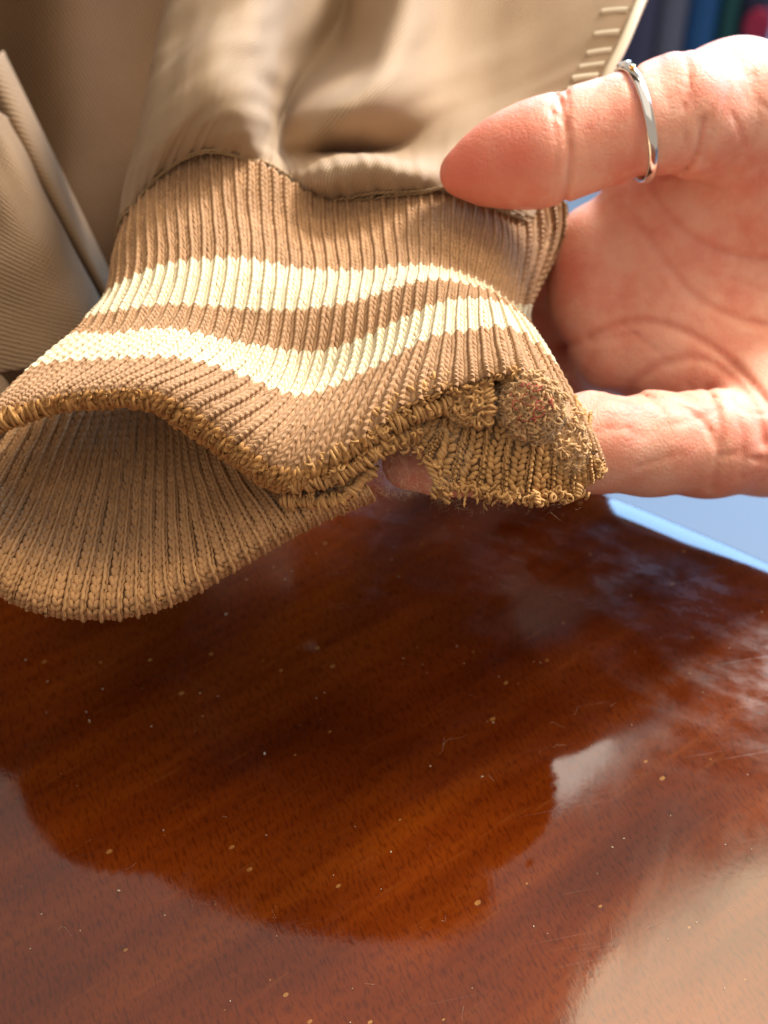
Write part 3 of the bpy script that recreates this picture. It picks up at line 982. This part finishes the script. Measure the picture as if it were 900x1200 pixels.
# the back of the jacket rising above the picture (unseen; outline shaped for its dark reflection in the table top)
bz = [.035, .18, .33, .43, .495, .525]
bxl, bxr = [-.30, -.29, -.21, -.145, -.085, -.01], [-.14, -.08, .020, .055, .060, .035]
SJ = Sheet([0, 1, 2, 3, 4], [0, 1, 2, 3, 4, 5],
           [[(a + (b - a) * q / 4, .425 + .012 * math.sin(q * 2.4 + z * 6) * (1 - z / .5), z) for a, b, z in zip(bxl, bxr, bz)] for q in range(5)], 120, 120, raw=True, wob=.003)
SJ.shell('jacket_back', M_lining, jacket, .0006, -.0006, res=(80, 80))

# ------------------------------------------------------------------ the hand: one continuous surface from a distance field
def hand_mesh():
    k = 1.0 / FPX

    def cam_xyz(p):                      # (px,py,d) -> camera metres (right, up, depth)
        p = np.asarray(p, float)
        d = p[..., 2] + OFF
        return np.stack([(p[..., 0] - 450) * k * d, (600 - p[..., 1]) * k * d, d], -1)
    vox = 0.00062
    lo, hi = np.array([-0.004, -0.004, 0.250]), np.array([0.112, 0.105, 0.372])
    nx, ny, nz = ((hi - lo) / vox).astype(int)
    X = (lo[0] + vox * np.arange(nx)).astype(np.float32)[:, None, None]
    Y = (lo[1] + vox * np.arange(ny)).astype(np.float32)[None, :, None]
    Z = (lo[2] + vox * np.arange(nz)).astype(np.float32)[None, None, :]
    F = np.full((nx, ny, nz), 0.02, np.float32)

    def cone(a, ra, b, rb, fl=1.0, kk=0.004):
        """Round cone between two points (radii in photo pixels); fl > 1 flattens it in depth. Smooth union."""
        A, B = cam_xyz(a), cam_xyz(b)
        ra, rb = ra * k * A[2], rb * k * B[2]
        pad = max(ra, rb) + 0.011
        mn, mx = np.minimum(A, B) - pad, np.maximum(A, B) + pad
        i0 = np.clip(((mn - lo) / vox).astype(int), 0, [nx, ny, nz])
        i1 = np.clip(((mx - lo) / vox).astype(int) + 1, 0, [nx, ny, nz])
        if np.any(i1 <= i0):
            return
        s = tuple(slice(p, q) for p, q in zip(i0, i1))
        x, yy, z = X[s[0]], Y[:, s[1]], Z[:, :, s[2]]
        ab = B - A
        ab2 = ab.copy()
        ab2[2] *= fl
        L = float(ab2 @ ab2)
        px, py, pz = x - A[0], yy - A[1], (z - A[2]) * fl
        t = np.clip((px * ab2[0] + py * ab2[1] + pz * ab2[2]) / L, 0, 1)
        d = np.sqrt((px - t * ab2[0]) ** 2 + (py - t * ab2[1]) ** 2 + (pz - t * ab2[2]) ** 2) - (ra + (rb - ra) * t)
        f = F[s]
        h = np.clip(0.5 + 0.5 * (f - d) / kk, 0, 1)
        F[s] = f * (1 - h) + d * h - kk * h * (1 - h)

    def chain(pts, fl=1.0, kk=0.004):
        for p, q in zip(pts[:-1], pts[1:]):
            cone(p[:3], p[3], q[:3], q[3], fl, kk)
    # palm and heel, running out of frame into the wrist
    palm = [
        [(704, 298, .257, 58), (800, 280, .258, 86), (960, 245, .262, 115)],
        [(700, 352, .257, 56), (800, 345, .260, 84), (1000, 300, .266, 105)],
        [(722, 412, .257, 50), (820, 420, .256, 72), (1000, 370, .264, 95)],
        [(770, 225, .254, 52), (860, 190, .252, 100), (1000, 210, .262, 130)],
        [(960, 245, .262, 115), (1150, 200, .275, 140)],
        [(900, 480, .246, 70), (1000, 415, .256, 76), (1150, 260, .275, 120)],
    ]
    for c in palm:
        chain(c, 1.35, 0.007)
    # thumb with its two phalanges
    thumb = [(539, 204, .223, 23), (562, 199, .2233, 35), (588, 191, .2235, 47), (620, 183, .224, 57), (655, 173, .225, 58), (700, 158, .226, 57),
             (745, 147, .227, 60), (795, 136, .230, 68), (865, 130, .240, 80), (960, 180, .255, 100)]
    T = F.copy()
    F[:] = 0.02
    chain(thumb, 1.08, 0.0035)
    D1 = F.copy()
    # finger that runs behind the cuff to its tip under the tear
    F[:] = 0.02
    chain([(480, 542, .2075, 33), (522, 537, .2105, 41), (570, 531, .214, 47), (630, 524, .217, 52), (700, 518, .222, 56), (760, 520, .227, 58),
           (830, 520, .233, 60), (900, 516, .240, 62), (1000, 450, .254, 66)], 1.08, 0.0035)
    D2 = F.copy()
    # three fingers bent back behind the cuff
    F[:] = 0.02
    for pts in ([(704, 292, .264, 52), (668, 302, .300, 46), (618, 318, .294, 46), (565, 330, .290, 42), (520, 335, .282, 36)],
                [(706, 352, .264, 52), (684, 372, .302, 46), (622, 392, .298, 46), (566, 402, .294, 42), (515, 405, .286, 36)],
                [(724, 414, .264, 48), (702, 434, .300, 44), (648, 448, .296, 50), (588, 454, .294, 44), (545, 456, .286, 34)]):
        chain(pts, 1.0, 0.002)
    D3 = F.copy()

    def smin(a, b, kk):
        h = np.clip(0.5 + 0.5 * (a - b) / kk, 0, 1)
        return a * (1 - h) + b * h - kk * h * (1 - h)
    G = smin(T, D3, 0.005)
    # the digits blend with the palm only at their roots, so a cleft stays open below the thumb
    px = (X / Z) * FPX + 450
    py = 600 - (Y / Z) * FPX
    root = np.clip((px - 765) / 90, 0, 1)
    kk = 0.0006 + 0.0075 * root
    G = smin(G, D1, kk)
    root = np.clip((px - 760) / 110, 0, 1)
    G = smin(G, D2, 0.0008 + 0.008 * root)
    # creases carved into the palm side
    creases = [
        ([(653, 112), (662, 140), (667, 172), (668, 205), (660, 236)], 3.6, .0011, .25),
        ([(645, 116), (650, 150), (652, 190), (648, 236)], 2.6, .0004, .25),
        ([(748, 208), (778, 207), (806, 194), (818, 172), (824, 140)], 4.0, .0011, .275),
        ([(766, 212), (772, 236), (800, 270), (850, 296), (905, 305)], 5.0, .0008, .30),
        ([(745, 258), (775, 300), (812, 345), (860, 372), (905, 384)], 5.0, .0007, .30),
        ([(690, 395), (740, 378), (790, 384), (835, 408), (872, 440), (905, 480)], 5.5, .0010, .30),
        ([(660, 405), (700, 398), (745, 392)], 5.0, .0006, .31),
        ([(736, 455), (770, 430), (815, 420), (850, 436), (880, 470), (896, 520)], 5.5, .0008, .30),
        ([(828, 455), (842, 490), (842, 530), (834, 572)], 4.5, .0006, .29),
        ([(858, 470), (870, 510), (868, 560)], 3.5, .0003, .29),
        ([(700, 462), (770, 468), (820, 492), (838, 520)], 4.5, .0006, .29),
        ([(800, 58), (808, 90), (800, 130)], 3.0, .0004, .29),
        ([(850, 70), (852, 110), (838, 150), (824, 176)], 3.5, .0004, .29),
        ([(860, 250), (880, 290), (905, 330)], 3.0, .0003, .30),
        ([(780, 310), (830, 320), (905, 345)], 3.0, .0003, .31),
        ([(737, 78), (746, 110), (749, 146), (748, 180), (743, 212)], 8.0, .0007, .26),
    ]
    r2 = np.random.default_rng(5)
    for _ in range(46):                                  # fine secondary lines
        cx, cy = r2.uniform(655, 900), r2.uniform(70, 560)
        a = r2.normal(0.35, 0.55) if cy > 240 else r2.normal(1.5, 0.3)
        L = r2.uniform(14, 45)
        b = r2.normal(0, .35)
        creases.append(([(cx - L * math.cos(a - b), cy - L * math.sin(a - b)), (cx, cy), (cx + L * math.cos(a + b), cy + L * math.sin(a + b))],
                        r2.uniform(1.8, 3.0), r2.uniform(.00016, .00042), .29))
    red = np.zeros(G.shape, np.float32)
    near = np.abs(G) < 0.0025
    qx, qy = np.broadcast_to(px, G.shape)[near], np.broadcast_to(py, G.shape)[near]
    qz = np.broadcast_to(Z, G.shape)[near]
    add, rd = np.zeros(len(qx)), np.zeros(len(qx))
    for pts, w, dep, zmax in creases:
        p = np.array(pts, float)
        tt = np.linspace(0, len(p) - 1, 4 * len(p))
        W = spline_matrix(np.arange(len(p)), tt)
        p = W @ p
        dm = np.full(len(qx), 1e9)
        for a, b in zip(p[:-1], p[1:]):
            ab = b - a
            t = np.clip(((qx - a[0]) * ab[0] + (qy - a[1]) * ab[1]) / (ab @ ab), 0, 1)
            dm = np.minimum(dm, (qx - a[0] - t * ab[0]) ** 2 + (qy - a[1] - t * ab[1]) ** 2)
        g = np.exp(-dm / w ** 2) * (qz < zmax + OFF)
        add += dep * g
        rd = np.maximum(rd, g * min(1, dep * 320))
    for cx, cy, r, zm in ((540, 200, 75, .235), (600, 185, 50, .235)):     # flushed finger pads
        rd = np.maximum(rd, 0.9 * np.exp(-((qx - cx) ** 2 + (qy - cy) ** 2) / r ** 2) * (qz < zm + OFF))
    G[near] += add
    red[near] = rd
    # ---- surface nets
    ins = G < 0
    c = [ins[a:nx - 1 + a, b:ny - 1 + b, e:nz - 1 + e] for a in (0, 1) for b in (0, 1) for e in (0, 1)]
    cnt = sum(x.astype(np.int8) for x in c)
    act = (cnt > 0) & (cnt < 8)
    ids = np.full(act.shape, -1, np.int64)
    ii = np.argwhere(act)
    ids[act] = np.arange(len(ii))
    acc, num = np.zeros((len(ii), 3)), np.zeros(len(ii))
    corners = [(a, b, e) for a in (0, 1) for b in (0, 1) for e in (0, 1)]
    val = {q: G[ii[:, 0] + q[0], ii[:, 1] + q[1], ii[:, 2] + q[2]] for q in corners}
    for q in corners:
        for ax in range(3):
            if q[ax] == 0:
                r = list(q)
                r[ax] = 1
                v0, v1 = val[q], val[tuple(r)]
                x = (v0 < 0) != (v1 < 0)
                t = np.where(x, v0 / np.where(x, v0 - v1, 1), 0)
                pt = np.tile(np.array(q, float), (len(ii), 1))
                pt[:, ax] += t
                acc[x] += pt[x]
                num[x] += 1
    V = lo + vox * (ii + acc / num[:, None])
    faces = []
    for ax in range(3):
        sl0 = [slice(1, -1)] * 3
        s0, s1 = [slice(1, m - 1) for m in (nx, ny, nz)], [slice(1, m - 1) for m in (nx, ny, nz)]
        s0[ax] = slice(0, (nx, ny, nz)[ax] - 1)
        s1[ax] = slice(1, (nx, ny, nz)[ax])
        a0, a1 = ins[tuple(s0)], ins[tuple(s1)]
        e = np.argwhere(a0 != a1)
        sign = a0[tuple(e.T)]
        org = e.copy()
        for d in range(3):
            if d != ax:
                org[:, d] += 1
        o1, o2 = [d for d in range(3) if d != ax]
        q = []
        for da, db in ((0, 0), (1, 0), (1, 1), (0, 1)):
            p = org.copy()
            p[:, o1] -= da
            p[:, o2] -= db
            q.append(ids[tuple(p.T)])
        q = np.stack(q, -1)
        flip = sign if ax != 1 else ~sign
        q[flip] = q[flip][:, ::-1]
        faces.append(q)
    Fq = np.concatenate(faces)
    Fq = Fq[(Fq >= 0).all(1)]
    redv = red[ii[:, 0], ii[:, 1], ii[:, 2]]
    # light smoothing of the voxel steps
    E = np.concatenate([Fq[:, [0, 1]], Fq[:, [1, 2]], Fq[:, [2, 3]], Fq[:, [3, 0]]])
    for lam in (0.5, 0.5):
        sm, dg = np.zeros_like(V), np.zeros(len(V))
        for d in range(3):
            sm[:, d] = np.bincount(E[:, 0], V[E[:, 1], d], len(V)) + np.bincount(E[:, 1], V[E[:, 0], d], len(V))
        dg = np.bincount(E[:, 0], minlength=len(V)) + np.bincount(E[:, 1], minlength=len(V))
        V = V * (1 - lam) + lam * sm / dg[:, None]
    W = CO + V[:, :1] * CR + V[:, 1:2] * CU + V[:, 2:] * CF
    return W, Fq, redv


HV, HF, HR = hand_mesh()
hand = mesh_obj('hand', HV, HF, M_skin)
import bmesh
bm = bmesh.new()
bm.from_mesh(hand.data)
bmesh.ops.recalc_face_normals(bm, faces=bm.faces)
bm.to_mesh(hand.data)
bm.free()
at = hand.data.attributes.new('redness', 'FLOAT', 'POINT')
at.data.foreach_set('value', HR.astype(np.float32))
hand['label'] = 'bare hand from the right pinching the cuff, palm open to the viewer'
hand['category'] = 'hand'

# ------------------------------------------------------------------ silver ring on the upper digit
ring = empty('ring', 'narrow silver ring worn on the thumb, a small bright setting at its top', 'ring')


def ring_pts():
    c = unproject(np.array([745, 146, .227 + OFF]))
    a = unproject(np.array([700, 158, .226 + OFF])) - unproject(np.array([795, 136, .230 + OFF]))
    a = a - CF * (CF @ a) * 0.8 + 0.05 * np.linalg.norm(a) * CU
    a /= np.linalg.norm(a)
    e1 = CU - a * (CU @ a)
    e1 /= np.linalg.norm(e1)
    e2 = np.cross(a, e1)
    return c, a, e1, e2


rc, ra_, e1, e2 = ring_pts()
rad = 60 / FPX * .28 + .0010
seg, ps = 96, 12
th = np.arange(seg) / seg * 2 * np.pi
ph = np.arange(ps) / ps * 2 * np.pi
wdt = 0.0010 + 0.0008 * np.exp(-(np.minimum(th, 2 * np.pi - th) / .45) ** 2)
Vr = (rc + (rad + 0.00055 * np.cos(ph)[None, :, None]) * (np.cos(th)[:, None, None] * e1 + np.sin(th)[:, None, None] * e2 * 0.93)
      + (wdt[:, None] * np.sin(ph)[None])[..., None] * ra_)
i = np.arange(seg * ps).reshape(seg, ps)
j = np.roll(i, -1, 0)
Fr = np.stack([i, j, np.roll(j, -1, 1), np.roll(i, -1, 1)], -1).reshape(-1, 4)
mesh_obj('band', Vr.reshape(-1, 3), Fr, M_silver, ring)


def gem(name, ang, along, r, mat, h=0.9):
    """Small faceted stone on the band."""
    out = math.cos(ang) * e1 + math.sin(ang) * e2
    c = rc + out * (rad + 0.0006) + ra_ * along
    t1 = np.cross(out, ra_)
    n = 8
    a = np.arange(n) / n * 2 * np.pi
    V = []
    for rr, hh in ((0.55, h), (1.0, 0.35), (0.9, -0.4)):
        V.append(c + r * rr * (np.cos(a)[:, None] * t1 + np.sin(a)[:, None] * ra_) + out * r * hh)
    V.append((c + out * r * (h + .05))[None])
    V = np.concatenate(V)
    F = []
    for l in (0, 8):
        for q in range(n):
            F.append([l + q, l + (q + 1) % n, l + 8 + (q + 1) % n, l + 8 + q])
    for q in range(n):
        F.append([24, (q + 1) % n, q, q])
    me = bpy.data.meshes.new(name)
    me.from_pydata([tuple(v) for v in V], [], [f[:3] if f[2] == f[3] else f for f in F])
    me.materials.append(mat)
    o = bpy.data.objects.new(name, me)
    COL.objects.link(o)
    o.parent = ring
    return o


gm, gnt, gb = new_mat('clear_stone')
gb.inputs['Base Color'].default_value = (0.92, 0.95, 1, 1)
gb.inputs['Roughness'].default_value = 0.03
gb.inputs['IOR'].default_value = 2.2
gb.inputs['Metallic'].default_value = 0.6
side = 1 if e2 @ (-CF) > 0 else -1
gem('stone', 0.05 * side, 0.0002, .0011, gm, .6)
gem('stone', 0.30 * side, 0.0, .0010, gm, .6)
gem('setting', 0.62 * side, 0.0, .0006, M_gold, .6)


# ------------------------------------------------------------------ far background: upright books, low and out of focus
def book(xa, xb, depth, c, label, ztop, patch=None):
    """A standing book; spine with rounded back, two cover boards and a page block."""
    rows = unproject(np.array([[xa, 20, depth], [xb, 20, depth]]))
    x0, x1, yb = rows[0][0] + .001, rows[1][0] - .001, rows[0][1]
    root = empty('book', label, 'book')
    root.location = ((x0 + x1) / 2, yb, -.72)
    w, hgt, dp = (x1 - x0), ztop + .72, 0.17
    m = plain_mat('book_cloth', c, 0.6, 0, 0.15, 30)
    n = 9
    a = np.linspace(0, np.pi, n)
    sx, sy = -w / 2 * np.cos(a), -0.010 * np.sin(a)
    V = np.concatenate([np.stack([sx, sy, np.zeros(n)], -1), np.stack([sx, sy, np.full(n, hgt)], -1)])
    mesh_obj('spine', V, [[q, q + 1, n + q + 1, n + q] for q in range(n - 1)], m, root)

    def box(name, ax, bx, ay, by, az, bz, mt):
        V = [(x, y_, z) for x in (ax, bx) for y_ in (ay, by) for z in (az, bz)]
        mesh_obj(name, V, [[0, 1, 3, 2], [4, 6, 7, 5], [0, 4, 5, 1], [2, 3, 7, 6], [0, 2, 6, 4], [1, 5, 7, 3]], mt, root, smooth=False)
    box('cover', -w / 2, -w / 2 + .003, 0.0005, dp, 0, hgt, m)
    box('cover', w / 2 - .003, w / 2, 0.0005, dp, 0, hgt, m)
    box('pages', -w / 2 + .0032, w / 2 - .0032, .003, dp - .006, .004, hgt - .006, M_pages)
    if patch:
        a2 = np.arange(16) / 16 * 2 * np.pi
        V = np.stack([w * .42 * np.cos(a2), np.full(16, -.0135), hgt - patch[1] + w * .5 * np.sin(a2)], -1)
        V2 = V + np.array([0, .004, 0])
        VV = np.concatenate([V, V2, [[0, -.014, hgt - patch[1]]]])
        Fp = [[q, (q + 1) % 16, 16 + (q + 1) % 16, 16 + q] for q in range(16)] + [[32, (q + 1) % 16, q, q] for q in range(16)]
        me = bpy.data.meshes.new('spine_badge')
        me.from_pydata([tuple(v) for v in VV], [], [f[:3] if f[2] == f[3] else f for f in Fp])
        me.materials.append(plain_mat('magenta_badge', patch[0], .6))
        o = bpy.data.objects.new('spine_badge', me)
        COL.objects.link(o)
        o.parent = root


M_pages = plain_mat('paper', (0.7, 0.66, 0.58), .9)
DB = 1.6
book(738, 772, DB, (.045, .04, .08), 'dark violet book behind the ring, leftmost in the row', -.43)
book(772, 806, DB, (.10, .10, .14), 'grey violet book left of the blue book', -.40)
book(806, 842, DB, (.005, .06, .18), 'bright blue book standing behind the hand', -.38)
book(842, 866, DB, (.003, .05, .045), 'dark green book right of the blue book', -.43)
book(866, 908, DB, (.015, .012, .035), 'black book with a round magenta badge at the right edge', -.40, ((.28, .005, .03), .15))
